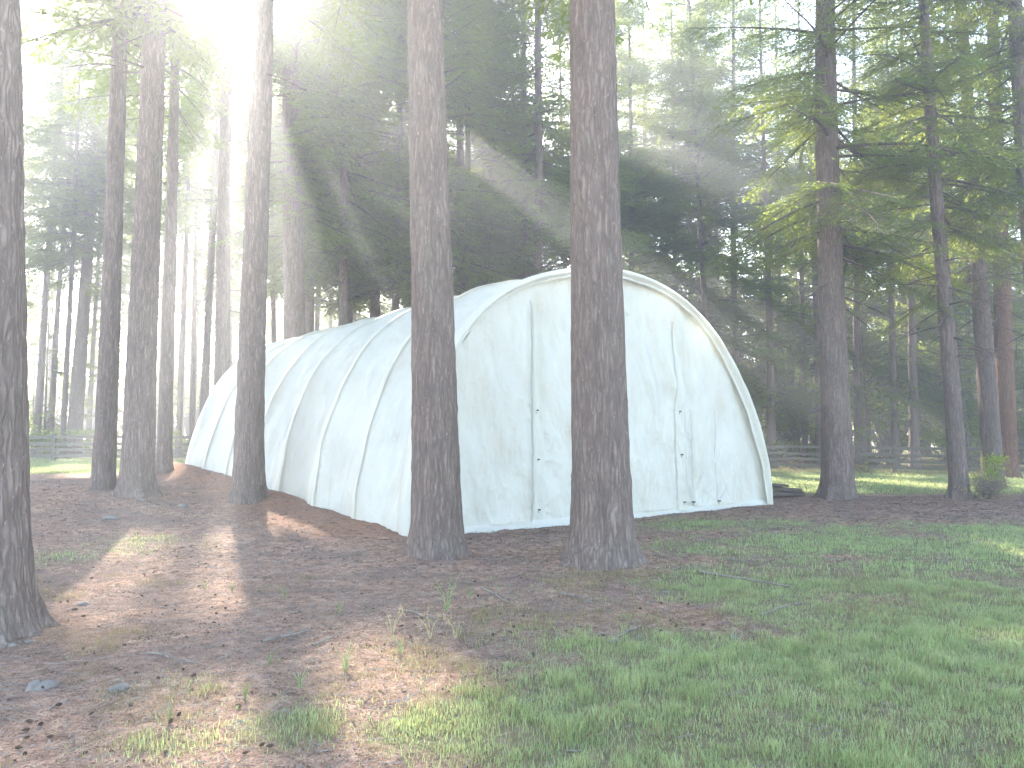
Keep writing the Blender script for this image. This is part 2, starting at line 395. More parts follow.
# ------------------------------------------------------------------ sun direction and the gaps it shines through
SUN_AZ, SUN_EL = R(-20), R(30)      # left of the view direction, above the horizon
SUN = np.array([math.sin(SUN_AZ) * math.cos(SUN_EL), math.cos(SUN_AZ) * math.cos(SUN_EL), math.sin(SUN_EL)])
GAPS = []
def gap(px, py, r):
    x, y, z = gp(px, py); GAPS.append((np.array([x, y, z]), r * (1.4 if px < 500 else 1.0)))
for a in ((155, 622, .33), (100, 592, .45), (185, 575, .45), (215, 600, .3), (405, 670, .40), (360, 690, .22), (445, 672, .26), (150, 745, .4), (215, 750, .3), (380, 742, .22),
          (60, 760, .25), (300, 512, .5), (345, 524, .35), (240, 535, .3), (140, 548, .6), (190, 548, .4), (995, 552, .45), (1025, 560, .7), (955, 539, .3), (1045, 578, .8),
          (775, 471, 1.2), (812, 472, 1.2), (875, 481, 1.1), (905, 484, 1.1), (938, 488, 1.0), (988, 487, 1.0),
          (60, 470, .9), (100, 474, .8), (170, 468, .8), (130, 600, .25), (70, 620, .2), (180, 610, .25)):
    gap(*a)
GAPS.append((np.array([0., 0, CAM_H]), 1.6))
def tentpt(u, v, z): p = TC + TU * u + TV * v; return np.array([p[0], p[1], z])
for (u, v, z, r) in ((.9, 8.5, 3.0, .5), (1.3, 6.5, 3.4, .35), (4, .6, 4.8, .6), (3.2, 3.2, 4.7, .5), (.6, 3.5, 2.0, .3), (2, 9, 4.2, .7), (1.8, 7.2, 4.2, .4), (2.6, 5.2, 4.6, .5), (3.6, 1.6, 4.8, .5)):
    GAPS.append((tentpt(u, v, z), r))
def lit(px, py, y, r):
    d = ray(px, py); t = y / d[1]; GAPS.append((np.array([d[0] * t, y, CAM_H + d[2] * t]), r))
for a in ((925, 330, 38, 1.3), (905, 300, 37, 1.0), (960, 240, 21, 1.0), (1000, 290, 22, 1.0), (985, 380, 24, .8), (945, 130, 20, .8), (985, 100, 21, .9), (900, 120, 20, .7), (790, 120, 19, .8),
          (900, 420, 39, 1.0), (880, 390, 40, .9), (1000, 340, 24, .8), (975, 200, 21, .7), (870, 180, 20, .7), (800, 220, 20, .7), (760, 160, 20, .7),
          
          (40, 330, 60, 3), (80, 360, 75, 5), (120, 330, 75, 4), (180, 340, 78, 5), (50, 400, 72, 4), (240, 330, 75, 4), (1000, 200, 21, .8), (930, 260, 20, .8)):
    lit(*a)
PATCH = [(p, r) for p, r in GAPS if p[2] < 1 and p[1] < 12]
def clear_of_sun(x, y):
    h = np.array([SUN[0], SUN[1]]); hl = np.linalg.norm(h); h = h / hl
    for p, r in PATCH:
        d = np.array([x - p[0], y - p[1]]); t = d @ h
        if t > 0 and abs(d[0] * h[1] - d[1] * h[0]) < .42: return False
    return True
def gap_keep(C):
    """C: (N,3) world points -> mask of leaves that stay"""
    k = np.ones(len(C), bool)
    jit = .8 + .45 * vnoise(C[:, 0] * 1.7 + C[:, 2], C[:, 1] * 1.7 - C[:, 2], 91)
    for p, r in GAPS:
        d = C - p; t = d @ SUN; perp2 = (d * d).sum(1) - t * t
        k &= ~((perp2 < (r * jit) ** 2) & (t > 3))
    # the far wood is open enough for sun flecks to reach its undergrowth
    lx = C[:, 0] - SUN[0] / SUN[2] * C[:, 2]; ly = C[:, 1] - SUN[1] / SUN[2] * C[:, 2]
    open_ = vnoise(lx * .75, ly * .42, 131) * .6 + vnoise(lx * 1.9, ly * 1.1, 133) * .4
    return k & ~((ly > 21.5) & (open_ > .48))

# ------------------------------------------------------------------ conifers
def branch_template(L, r, dens=1.0, dead=False, fine=False):
    """a bough along +x: wood tube + needle sprays. returns wood (v,f), leaves (N,4,3)"""
    m = 7; s = np.linspace(0, 1, m)
    droop = -.16 * L * s ** 1.8 * r.uniform(.5, 1.3); side = .08 * L * np.sin(s * 3 + r.uniform(0, 6)) * s
    path = np.stack([s * L, side, droop], 1)
    wood = Buf(); v, f = tube(path, np.linspace(.010 + .009 * L, .004, m), 4); wood.add(v, f)
    leaves = []
    nt = int(L / (.075 if fine else .12) * dens)
    for i in range(nt):
        q = .12 + .88 * (i + r.random()) / nt
        base = np.array([np.interp(q, s, path[:, k]) for k in range(3)])
        sd = 1 if i % 2 else -1
        tl = (L * .34 * (1 - q) ** .7 + .18) * r.uniform(.6, 1.25)
        az = sd * r.uniform(.7, 1.25)
        d = np.array([math.cos(az), math.sin(az), r.uniform(-.45, .08)]); d /= np.linalg.norm(d)
        end = base + d * tl + np.array([0, 0, -.18 * tl])
        if tl > .35:
            v, f = tube(np.stack([base, end]), [.006, .002], 3); wood.add(v, f)
        if dead: continue
        nl = max(3, int(tl / (.036 if fine else .065)))
        w = np.linspace(.08, 1, nl)[:, None]
        c = base + (end - base) * w + r.normal(0, .012, (nl, 3))
        aa = az + np.where(np.arange(nl) % 2 == 0, 1, -1) * r.uniform(.35, 1.0, nl)
        ld = np.stack([np.cos(aa), np.sin(aa), r.uniform(-.75, .15, nl)], 1); ld /= np.linalg.norm(ld, axis=1)[:, None]
        ll = (r.uniform(.07, .15, nl) if fine else r.uniform(.13, .28, nl))[:, None]; up = np.stack([r.normal(0, .5, nl), r.normal(0, .5, nl), np.ones(nl)], 1)
        wd = np.cross(ld, up); wd /= np.linalg.norm(wd, axis=1)[:, None]; ww = (r.uniform(.009, .017, nl) if fine else r.uniform(.022, .043, nl))[:, None]
        leaves.append(np.stack([c - wd * ww * .5, c + ld * ll * .55 - wd * ww, c + ld * ll, c + ld * ll * .5 + wd * ww], 1))
    lv = np.concatenate(leaves) if leaves else np.zeros((0, 4, 3))
    return np.concatenate(wood.v), [np.concatenate(wood.f[4])], lv
TPL = {}
tr_ = np.random.default_rng(101)
for L in (1.0, 1.8, 2.8, 3.8):
    TPL[L] = [branch_template(L, tr_) for _ in range(5)]
FINE = {L: [branch_template(L, tr_, 1.0, False, True) for _ in range(5)] for L in (1.0, 1.8, 2.8, 3.8)}
DEAD = [branch_template(1.6, tr_, .4, True) for _ in range(5)]

def place_branch(tpl, scale, az, el, roll, pos):
    Mx = (Matrix.Rotation(az, 3, 'Z') @ Matrix.Rotation(-el, 3, 'Y') @ Matrix.Rotation(roll, 3, 'X')) * 1.0
    A = np.array(Mx) * scale
    return tpl[0] @ A.T + pos, tpl[1][0], (tpl[2].reshape(-1, 3) @ A.T + pos).reshape(-1, 4, 3)

def crown_arrays(H, z0, Rad, nb, seed, lean=(0, 0), low_dead=0, z_dead=3.0, fine=False):
    r = np.random.default_rng(seed); wood = Buf(); leaves = []
    for i in range(nb):
        q = ((i + r.random()) / nb) ** 1.0; z = z0 + (H - z0) * q * .985
        prof = (1 - q) ** .75 * (.72 + .28 * min(1, q * 6)) 
        L = max(.5, Rad * prof * r.uniform(.65, 1.15))
        key = min(TPL, key=lambda k: abs(k - L)); tpl = (FINE if fine and z < 14 else TPL)[key][r.integers(5)]
        el = R(-14 + 48 * q) + r.normal(0, .12)
        pos = np.array([lean[0] * z, lean[1] * z, z])
        v, f, lv = place_branch(tpl, L / key, r.uniform(0, 6.283), el, r.normal(0, .2), pos)
        wood.add(v, f); leaves.append(lv)
    for i in range(low_dead):
        z = r.uniform(z_dead, z0 + 1); tpl = DEAD[r.integers(5)]
        v, f, lv = place_branch(tpl, r.uniform(.5, 1.2), r.uniform(0, 6.283), r.uniform(-.5, .1), r.normal(0, .3), np.array([lean[0] * z, lean[1] * z, z]))
        wood.add(v, f)
    # leader
    return np.concatenate(wood.v), np.concatenate(wood.f[4]), np.concatenate(leaves)

def trunk_mesh(H, dia, lean, seed, detail):
    r = np.random.default_rng(seed)
    nseg = {2: 72, 1: 28, 0: 8}[detail]
    if detail == 2: zs = np.concatenate([np.linspace(-.25, .9, 36)[:-1], np.linspace(.9, 9, 210)[:-1], np.linspace(9, H, 20)])
    elif detail == 1: zs = np.concatenate([np.linspace(-.25, .9, 14)[:-1], np.linspace(.9, 12, 60)[:-1], np.linspace(12, H, 10)])
    else: zs = np.concatenate([[-.3, .1, .5], np.linspace(1.2, H, 9)])
    ang = np.arange(nseg) / nseg * 2 * math.pi
    Zm, A = np.meshgrid(zs, ang, indexing='ij')
    rad0 = dia / 2 * (1 - .80 * (np.clip(Zm, 0, H) / H) ** 1.05) * (1.04 - .04 * sstep(Zm, 0, 4))
    zc = np.clip(Zm, 0, 99)
    ph = r.uniform(0, 6.28, 4)
    lobes = 1 + .35 * np.sin(A * 3 + ph[0]) + .3 * np.sin(A * 5 + ph[1]) + .2 * np.sin(A * 8 + ph[2])
    roots = 0
    for k_ in range(7):
        ra = k_ * .9 + r.uniform(-.25, .25); dA = (A - ra + math.pi) % (2 * math.pi) - math.pi
        roots = roots + r.uniform(.15, .75) * np.exp(-(dA / (.20 + .1 * zc)) ** 2) * np.exp(-zc / r.uniform(.14, .30))
    flare =   .10 * np.exp(-zc / .6) + .12 * np.exp(-zc / .15) * np.clip(lobes, .25, 2) + roots * .75
    rad = rad0 * (1 + flare)
    rad *= 1 + .025 * np.sin(A * 2 + ph[3] + Zm * .3)
    if detail:
        P = 26 if detail == 2 else 13
        a1 = A / (2 * math.pi) * P
        warp = .6 * vnoise(a1 * .5, Zm * 2.0, seed + 3, P // 2 if P % 2 == 0 else None) if P % 2 == 0 else 0
        n = np.abs(vnoise(a1 + warp * 0 , Zm * 2.3, seed, P) - .5) * 2
        n2 = vnoise(a1 * 2, Zm * 6, seed + 1, P * 2)
        rad += (.020 if detail == 2 else .016) * (1 - n ** .6 - .4) + .012 * (n2 - .5)
    wob = .03 * np.sin(zs * .35 + ph[0]); wob2 = .03 * np.sin(zs * .28 + ph[1])
    cx = lean[0] * zs + wob - wob[0]; cy = lean[1] * zs + wob2 - wob2[0]
    Xv = cx[:, None] + rad * np.cos(A); Yv = cy[:, None] + rad * np.sin(A)
    V = np.stack([Xv, Yv, Zm], -1).reshape(-1, 3)
    i = np.arange(len(zs) - 1)[:, None] * nseg; j = np.arange(nseg)[None]; k = (j + 1) % nseg
    F = np.stack([i + j, i + k, i + nseg + k, i + nseg + j], -1).reshape(-1, 4)
    return np_mesh('trunk', V, F, True)

def fir(x, y, dia, H, z0, Rad, nb, label, group=None, lean=(0, 0), detail=1, seed=0, bark='bark', leafm='needle', dead=10, z_dead=3.0, crown=None, name='fir_tree', fine=False):
    z = tz(x, y) - (.05 if detail else 0)
    root = empty(name, (x, y, z), label, 'tree', group)
    link('trunk', trunk_mesh(H, dia, lean, seed + 500, detail), M[bark], root)
    wv, wf, lv = crown or crown_arrays(H, z0, Rad * 1.12, int(nb * 1.25), seed, lean, dead, z_dead, fine)
    wf = wf[gap_keep(wv[wf[:, 0]] + np.array([x, y, z]))]
    link('branches', np_mesh('branches', wv, wf), M['bark_far'], root)
    k = gap_keep(lv.mean(1) + np.array([x, y, z])); lv = lv[k]
    link('crown', np_mesh('crown', lv.reshape(-1, 3), np.arange(len(lv) * 4).reshape(-1, 4)), M[leafm], root)
    return root

def from_px(px, py, px2, py2):
    """base point under pixel, lean so that the trunk passes the second pixel at the same distance"""
    x, y, z = gp(px, py); d = ray(px2, py2); t = y / d[1]
    x2, z2 = d[0] * t, CAM_H + d[2] * t
    return x, y, ((x2 - x) / (z2 - z), 0.0)

# (base px,py, second px,py, diameter, height, crown start, radius, boughs, detail, seed, label, kwargs)
MAIN = [
 (-17, 632, -19, 0, .60, 26, 9.5, 3.6, 90, 2, 11, 'nearest fir trunk cut off by the left edge, grey furrowed bark', {}),
 (437, 553, 427, 0, .60, 28, 9.5, 3.8, 95, 2, 12, 'thick fir trunk in front of the near corner of the white tent', {}),
 (603, 562, 596, 0, .70, 29, 9.5, 4.0, 100, 2, 13, 'thickest near fir trunk, in front of the tent door panel with flared roots', {}),
 (248, 499, 260, 0, .56, 27, 10, 3.4, 90, 2, 14, 'straight fir trunk before the long side of the tent', {}),
 (137, 494, 150, 100, .58, 28, 10, 3.8, 95, 2, 15, 'thick dark fir trunk between two slimmer ones left of the tent', {}),
 (103, 488, 118, 100, .43, 26, 10, 3.4, 80, 1, 16, 'fir trunk just left of the thick dark trunk on the left', {}),
 (164, 473, 173, 100, .36, 24, 10, 2.8, 70, 1, 17, 'slim fir trunk between the thick dark trunk and the tent end', {}),
 (838, 497, 829, 100, .74, 27, 6.2, 4.2, 120, 2, 18, 'thick rough fir trunk standing alone right of the tent', {'dead': 22, 'z_dead': 4.5, 'fine': True}),
 (960, 497, 931, 90, .40, 24, 6.6, 3.4, 105, 2, 19, 'dark leaning fir trunk right of the lone thick trunk, bare side branches', {'dead': 30, 'z_dead': 3.5, 'fine': True}),
 (994, 488, 968, 100, .56, 25, 6.5, 3.6, 105, 1, 20, 'dark fir trunk behind the dry bush at the right edge', {'dead': 24, 'z_dead': 3.8, 'fine': True}),
]
for (a, b, c, d, dia, H, z0, Rad, nb, det, seed, lab, kw) in MAIN:
    x, y, lean = from_px(a, b, c, d)
    kw.setdefault('dead', 8); kw.setdefault('z_dead', 8.5)
    fir(x, y, dia, H, z0, Rad, nb, lab, None, lean, det, seed, **kw)

def by_depth(px, px2, py2, y, base_py=440):
    d = ray(px, base_py); x = d[0] / d[1] * y; z = tz(x, y)
    d2 = ray(px2, py2); t = y / d2[1]; return x, y, ((d2[0] * t - x) / (CAM_H + d2[2] * t - z), 0.0)
BACK = [
 (1006, 1000, 250, 29, .72, 24, 8, 3.4, 70, 31, 'sunlit reddish fir trunk behind the dark one at the right edge', {'bark': 'bark_red', 'leafm': 'needle_warm', 'fine': True}),
 (1046, 1018, 40, 20, .5, 24, 8, 3.4, 80, 32, 'fir whose leaning trunk only enters at the top right corner', {'dead': 12, 'fine': True}),
 (537, 538, 60, 31, .48, 26, 9, 3.2, 80, 33, 'slim fir rising behind the tent crown between the two near trunks', {}),
 (462, 459, 60, 32, .48, 26, 8, 3.4, 80, 34, 'fir behind the tent, just right of the near corner trunk', {}),
 (296, 292, 120, 27, .82, 28, 9, 4.0, 100, 35, 'broad fir trunk rising behind the tent ridge on the left', {}),
 (221, 228, 100, 28, .58, 27, 10, 3.4, 80, 36, 'straight fir behind the far end of the tent', {}),
 (203, 212, 250, 36, .40, 24, 10, 3.0, 70, 37, 'slim fir beyond the far lower corner of the tent', {}),
 (74, 94, 150, 40, .72, 27, 11, 3.6, 80, 38, 'leaning fir trunk beyond the fence at far left', {}),
 (36, 50, 240, 43, .42, 26, 11, 3.0, 70, 39, 'left of two thin leaning trunks beyond the left fence', {}),
 (50, 64, 240, 44, .34, 25, 11, 3.0, 70, 40, 'right of two thin leaning trunks beyond the left fence', {}),
 (914, 908, 250, 38, .48, 22, 4.6, 3.2, 85, 41, 'short visible trunk behind the right fence between the two right trunks', {'leafm': 'needle_warm'}),
 (804, 801, 200, 42, .32, 24, 5.5, 3.2, 90, 42, 'thin trunk behind the fence just left of the lone thick trunk', {}),
 (858, 856, 200, 40, .42, 25, 6, 3.2, 90, 43, 'thin trunk behind the fence just right of the lone thick trunk', {}),
 (782, 779, 200, 46, .34, 25, 5.5, 3.4, 90, 44, 'thin trunk behind the fence near the right edge of the tent', {}),
 (378, 374, 100, 33, .5, 27, 7.5, 3.8, 110, 45, 'shaded fir behind the tent ridge left of the near corner trunk', {}),
]
for (px, px2, py2, y, dia, H, z0, Rad, nb, seed, lab, kw) in BACK:
    x, y, lean = by_depth(px, px2, py2, y)
    fir(x, y, dia, H * 1.22, z0, Rad * 1.1, int(nb * 1.35), lab, None, lean, 1, seed, **kw)

# the wood behind: copies of a few trees, each an object of its own
FENCE = [(-32, 35.5), (-19, 33.6), (-8, 34.5), (4, 37.5), (12.5, 36.2), (21.5, 28.0), (25, 24.5)]
def fence_y(x): return float(np.interp(x, [p[0] for p in FENCE], [p[1] for p in FENCE]))
high = [crown_arrays(31, 9.5, 4.0, 175, 201 + i, (0, 0), 10, 5) for i in range(3)]
low = [crown_arrays(22, 2.6, 4.0, 150, 211 + i, (0, 0), 6, 1.5) for i in range(3)]
tall = [crown_arrays(34, 4.0, 5.4, 300, 231 + i, (0, 0), 6, 1.5) for i in range(3)]
young = [crown_arrays(9, .5, 2.2, 80, 221 + i) for i in range(2)]
def proto(kind, i):
    ar = {'h': high, 'l': low, 'y': young, 't': tall}[kind][i]; H = {'h': 31, 'l': 22, 'y': 9, 't': 34}[kind]; dia = {'h': .30, 'l': .36, 'y': .14, 't': .42}[kind]
    return (trunk_mesh(H, dia, (0, 0), 300 + i, 0), np_mesh('branches', ar[0], ar[1]),
            np_mesh('crown', ar[2].reshape(-1, 3), np.arange(len(ar[2]) * 4).reshape(-1, 4)), ar)
PR = {(k, i): proto(k, i) for k, n in (('h', 3), ('l', 3), ('y', 2), ('t', 3)) for i in range(n)}
for p in PR.values():
    p[0].materials.append(M['bark_far']); p[1].materials.append(M['bark_far']); p[2].materials.append(M['needle'])
GL = {'t': ('very tall full crowned fir towering behind the tent or the right fence', 'towering firs behind the tent and right fence'),
      'h': ('tall bare stemmed fir in the hazy wood beyond the fence, high crown', 'tall firs in the wood behind'),
      'l': ('fir branched almost to the ground in the dark wood beyond the fence', 'low branched firs in the wood behind'),
      'y': ('young bushy fir among the trunks beyond the fence', 'young firs beyond the fence')}
placed = []
def far_tree(kind, x, y):
    i = random.randrange(3 if kind != 'y' else 2); tm, bm_, cm, ar = PR[(kind, i)]
    rz = random.uniform(0, 6.283); s = random.uniform(.92, 1.12) if kind == 'h' else random.uniform(1.0, 1.25) if kind == 'l' else random.uniform(.85, 1.06); z = tz(x, y)
    root = empty('fir_tree' if kind != 'y' else 'young_fir', (x, y, z), GL[kind][0], 'tree', GL[kind][1])
    root.rotation_euler = (random.gauss(0, .012), random.gauss(0, .018), rz); root.scale = (s, s, s)
    link('trunk', tm, None, root)
    Mw = np.array(root.rotation_euler.to_matrix()) * s
    C = ar[2].mean(1) @ Mw.T + np.array([x, y, z]); k = gap_keep(C)
    wk = gap_keep(ar[0][ar[1][:, 0]] @ Mw.T + np.array([x, y, z]))
    link('branches', bm_ if wk.all() else np_mesh('branches', ar[0], ar[1][wk]), M['bark_far'], root)
    if k.all(): link('crown', cm, None, root)
    else:
        lv = ar[2][k]; link('crown', np_mesh('crown', lv.reshape(-1, 3), np.arange(len(lv) * 4).reshape(-1, 4)), M['needle'], root)
def ok(x, y, dmin):
    return all((x - a) ** 2 + (y - b) ** 2 > dmin ** 2 for a, b in placed)
r2 = random.Random(5)
for q_, y_, k_ in ((.105, 40, 't'), (.165, 38.5, 't'), (.215, 43, 't'), (.262, 39, 't'), (-.02, 43, 't'), (.50, 44, 't'), (-.1, 46, 'h'), (-.045, 38.5, 't'), (.135, 42, 't'), (.235, 46, 't'), (.29, 42, 't'), (.18, 47, 't'), (.265, 50, 't'), (.075, 39, 'l'), (.12, 44, 'h'), (.20, 47, 'l'), (.27, 50, 'l'), (.35, 37, 'l'), (.0, 39, 'h'), (.40, 41, 'l'), (.5, 38, 'l'), (.58, 40, 'l'), ):
    x_ = q_ * y_; y_ = max(y_, fence_y(x_) + 2.5); placed.append((x_, y_)); far_tree(k_, x_, y_)
for kind, n, dmin, ybig in (('l', 42, 4.2, 68), ('h', 66, 3.6, 75), ('y', 18, 2.6, 55)):
    c = 0; tries = 0
    while c < n and tries < 20000:
        tries += 1
        y = r2.uniform(37, ybig); x = r2.uniform(-.78 * y - 3, .78 * y + 3)
        if y < fence_y(x) + 2.5: continue
        q = x / y
        if kind == 'h' and ((q > .08 and r2.random() > .7) or (q < -.4 and r2.random() > .5)): continue
        if kind == 'l' and (q < -.1 or (.2 < q < .30 and y < 56)): continue
        if kind == 'y' and (q < .22 and r2.random() > .2): continue
        if kind == 'h' and .22 < q < .29: continue
        if q > -.12 and y > 52 and r2.random() > .25: continue
        if not ok(x, y, dmin) or (y < 52 and not clear_of_sun(x, y)): continue
        placed.append((x, y)); far_tree(kind, x, y); c += 1

GL['m'] = ('tall fir standing close behind the tent on this side of the fence', 'firs close behind the tent')
MID = 0; tries = 0
while MID < 24 and tries < 4000:
    tries += 1
    y = r2.uniform(27, 35); x = r2.uniform(-21, 6); u, v = tent_uv(x, y)
    if y > fence_y(x) - 1 or v < TL + 2.5 or not ok(x, y, 2.3): continue
    if x / y < -.36 or not clear_of_sun(x, y): continue
    placed.append((x, y)); MID += 1
    fir(x, y, r2.uniform(.3, .5), r2.uniform(28, 33), r2.uniform(7, 9), 4.0, 150, GL['m'][0], GL['m'][1], (r2.gauss(0, .012), 0), 1, 340 + MID)
# broad-leaved bushes and trees ------------------------------------
def leaf_cloud(cs, rs, n, size, seed, hang=.3):
    r = np.random.default_rng(seed); cs = np.asarray(cs, float); rs = np.asarray(rs, float)
    w = rs[:, 0] ** 2; idx = r.choice(len(cs), n, p=w / w.sum())
    d = r.normal(0, 1, (n, 3)); d /= np.linalg.norm(d, axis=1)[:, None]
    rad = r.random(n) ** .4
    c = cs[idx] + d * rs[idx] * rad[:, None] * (1 + .25 * r.normal(0, 1, (n, 1)))
    a = r.normal(0, 1, (n, 3)); a[:, 2] -= hang; a /= np.linalg.norm(a, axis=1)[:, None]
    b = np.cross(a, r.normal(0, 1, (n, 3))); b /= np.linalg.norm(b, axis=1)[:, None]
    L = r.uniform(.6, 1.2, (n, 1)) * size; W = L * .38
    return np.stack([c - a * L * .5, c + b * W, c + a * L * .6, c - b * W], 1)
def bush(x, y, w, h, n, size, label, group=None, mat='broad', seed=0, name='bush', cat='bush', stem=True, nblob=14):
    r = np.random.default_rng(seed + 900); z = tz(x, y)
    root = empty(name, (x, y, z), label, cat, group)
    cs = np.stack([r.normal(0, w * .24, nblob), r.normal(0, w * .24, nblob), r.uniform(.25, .88, nblob) * h], 1)
    rs = np.stack([r.uniform(.16, .30, nblob) * w] * 2 + [r.uniform(.12, .22, nblob) * h], 1)
    lv = leaf_cloud(cs, rs, n, size, seed)
    lv = lv[gap_keep(lv.mean(1) + np.array([x, y, z]))]; lv[:, :, 2] = np.maximum(lv[:, :, 2], .02)
    link('foliage' if name == 'bush' else 'crown', np_mesh('foliage', lv.reshape(-1, 3), np.arange(len(lv) * 4).reshape(-1, 4)), M[mat], root)
    b = Buf()
    for c in cs:
        p = np.array([r.normal(0, .05), r.normal(0, .05), -.05]); q = p * .4 + c * .55; q[2] = c[2] * .6
        v, f = tube(np.stack([p, q, c]), [.012 * h + .004, .007 * h + .003, .003], 4); b.add(v, f)
    if stem: link('stems' if name == 'bush' else 'trunk', b.mesh('stems'), M['bark_far'], root)
    return root
# sunlit broad-leaved trees far behind the left wood
r3 = random.Random(9)
for i in range(17):
    y = r3.uniform(72, 92); q = -.78 + i * .062 + r3.uniform(-.02, .02)
    bush(q * y, y, r3.uniform(7, 10), r3.uniform(14, 20), 6500, .42, 'sunlit yellow green broad-leaved tree glimpsed between the far left trunks', 'broad-leaved trees far behind the left wood', seed=400 + i, name='broadleaf_tree', cat='tree', nblob=18)
for i in range(18):
    y = r3.uniform(47, 62) if i % 2 else r3.uniform(60, 80); q = .1 + i * .037 + r3.uniform(-.02, .02)
    bush(q * y, y, r3.uniform(7, 10), r3.uniform(12, 18), 6000, .38, 'green broad-leaved tree deep in the right hand wood', 'broad-leaved trees deep in the right wood', seed=440 + i, name='broadleaf_tree', cat='tree', nblob=18)
for i in range(16):
    y = r3.uniform(96, 106); q = -.80 + i * .05
    bush(q * y, y, 10, r3.uniform(8, 11), 4200, .5, 'low rounded yellow green tree at the far bright edge behind the left wood', 'low trees at the far edge of the left wood', seed=460 + i, name='broadleaf_tree', cat='tree', nblob=20)
for i in range(15):
    y = r3.uniform(74, 84); q = .04 + i * .052
    bush(q * y, y, 9, r3.uniform(7, 10), 4200, .45, 'low spreading green tree at the far edge of the right wood', 'low trees at the far edge of the right wood', seed=530 + i, name='broadleaf_tree', cat='tree', nblob=20)
# understorey along the fence
k = 0
for i in range(46):
    q = -.74 + i * .0335 + r3.uniform(-.012, .012); y = 38 + r3.uniform(0, 7)
    x = q * y
    if y < fence_y(x) + 1.2: y = fence_y(x) + 1.2 + r3.uniform(0, 2); x = q * y
    lab, grp = (('leafy green bush in the undergrowth behind the left stretch of fence', 'bushes behind the left fence') if q < 0 else
                ('leafy green bush in the undergrowth behind the right stretch of fence', 'bushes behind the right fence'))
    bush(x, y, r3.uniform(2.2, 3.6), r3.uniform(1.2, 2.0) if q < 0 else r3.uniform(1.4, 3.6), 2600, .15, lab, grp, mat=r3.choice(['broad', 'needle_warm', 'needle']), seed=480 + i)

# ------------------------------------------------------------------ fence
fr = empty('rail_fence', (0, 0, 0), 'weathered grey post and rail fence running behind the tent along the lawn', 'fence')
pts = [np.array(p, float) for p in FENCE]; seg = [np.linalg.norm(pts[i + 1] - pts[i]) for i in range(len(pts) - 1)]
tot = sum(seg); npost = int(tot / 2.35)
def along(s):
    for i, L in enumerate(seg):
        if s <= L or i == len(seg) - 1: return pts[i] + (pts[i + 1] - pts[i]) * (s / L)
        s -= L
rf = random.Random(3); P = [along(tot * i / npost) for i in range(npost + 1)]
for i, p in enumerate(P):
    d = P[min(i + 1, npost)] - P[max(i - 1, 0)]; rz = math.atan2(d[1], d[0]); z = tz(*p)
    v, f = box((p[0], p[1], z + .55), (.065, .065, .65 + rf.uniform(0, .05)), rz, .006); link('post', np_mesh('post', v, f), M['fence'], fr)
nrm_off = .10
for i in range(npost):
    a, b = P[i], P[i + 1]; d = (b - a); L = np.linalg.norm(d); d /= L; nv = np.array([d[1], -d[0]]); c = (a + b) / 2 + nv * nrm_off
    ba = Buf()
    for h in (.24, .50, .77, 1.05):
        za, zb = tz(*a) + h + rf.uniform(-.03, .03), tz(*b) + h + rf.uniform(-.03, .03)
        v, f = box((0, 0, 0), (L / 2 - .012, .018, .062), 0, .004)
        v[:, 2] += v[:, 0] / L * (zb - za) + (za + zb) / 2
        rz = math.atan2(d[1], d[0]); vx = v[:, 0] * math.cos(rz) - v[:, 1] * math.sin(rz) + c[0]; vy = v[:, 0] * math.sin(rz) + v[:, 1] * math.cos(rz) + c[1]
        ro = link('rail', np_mesh('rail', np.stack([vx, vy, v[:, 2]], 1), f), M['fence'], fr) if 0.35 < abs(0.5) and i >= 0 and len(fr.children) < 0 else None
        ba.add(np.stack([vx, vy, v[:, 2]], 1), f)
    link('rails', ba.mesh('rails'), M['fence'], fr)

# ------------------------------------------------------------------ tent
tent = empty('tunnel_tent', (TC[0], TC[1], 0), 'large white arched fabric tunnel tent with closed front, among the firs', 'tent')
def W3(u, v, z): return np.stack([TU[0] * u + TV[0] * v, TU[1] * u + TV[1] * v, z], -1)
def arch(th, v=0.0, off=0.0):
    """point of the arch outline at angle th (0 = near foot)"""
    b = 1 + .05 * np.exp(-((th - R(47)) / R(20)) ** 2) - .015 * np.exp(-((th - R(140)) / R(18)) ** 2)
    a = TW / 2; u = a - (a * b + off) * np.cos(th); z = (TH * b + off) * np.sin(th)
    return u, z
nth, nv_ = 240, 420
th = np.linspace(0, math.pi, nth); vv = np.linspace(0, TL, nv_)
TH_, VV = np.meshgrid(th, vv, indexing='ij')
ribs = np.linspace(0, TL, 8)
ph = np.min(np.abs(VV[..., None] - ribs), -1) / (ribs[1] / 2)      # 0 at a rib, 1 between
sag = -.40 * ph ** .65 * (.40 + .60 * np.abs(np.sin(2 * TH_)) ** .8)
arc = TH_ * 4.85
wr = .045 * (fbm(VV * 2.2 + .5 * arc, arc * .35, 51, 4) - .5) * 2 + .045 * (1 - np.abs(fbm(VV * 1.6 - .35 * arc, arc * .5 + VV * .5, 53, 3) - .5) * 4)
wr += .05 * (fbm(VV * .8, arc * .25, 55, 2) - .5) * 2
hem = (np.exp(-arc / .35) + np.exp(-(math.pi * 4.85 - arc) / .35))
wr = wr * (1 - .2 * hem) + hem * (.07 * (fbm(VV * 3.2, arc * 2, 57, 2) - .35))
edge = sstep(VV, 0, .35) * (1 - sstep(VV, TL - .35, TL))
uu, zz = arch(TH_, VV, (sag + wr) * edge)
zz = zz - .08 * hem
flap_v = VV
cov = np_mesh('cover', W3(uu, VV, zz).reshape(-1, 3), grid_faces(nth, nv_), True)
link('cover', cov, M['fabric'], tent)
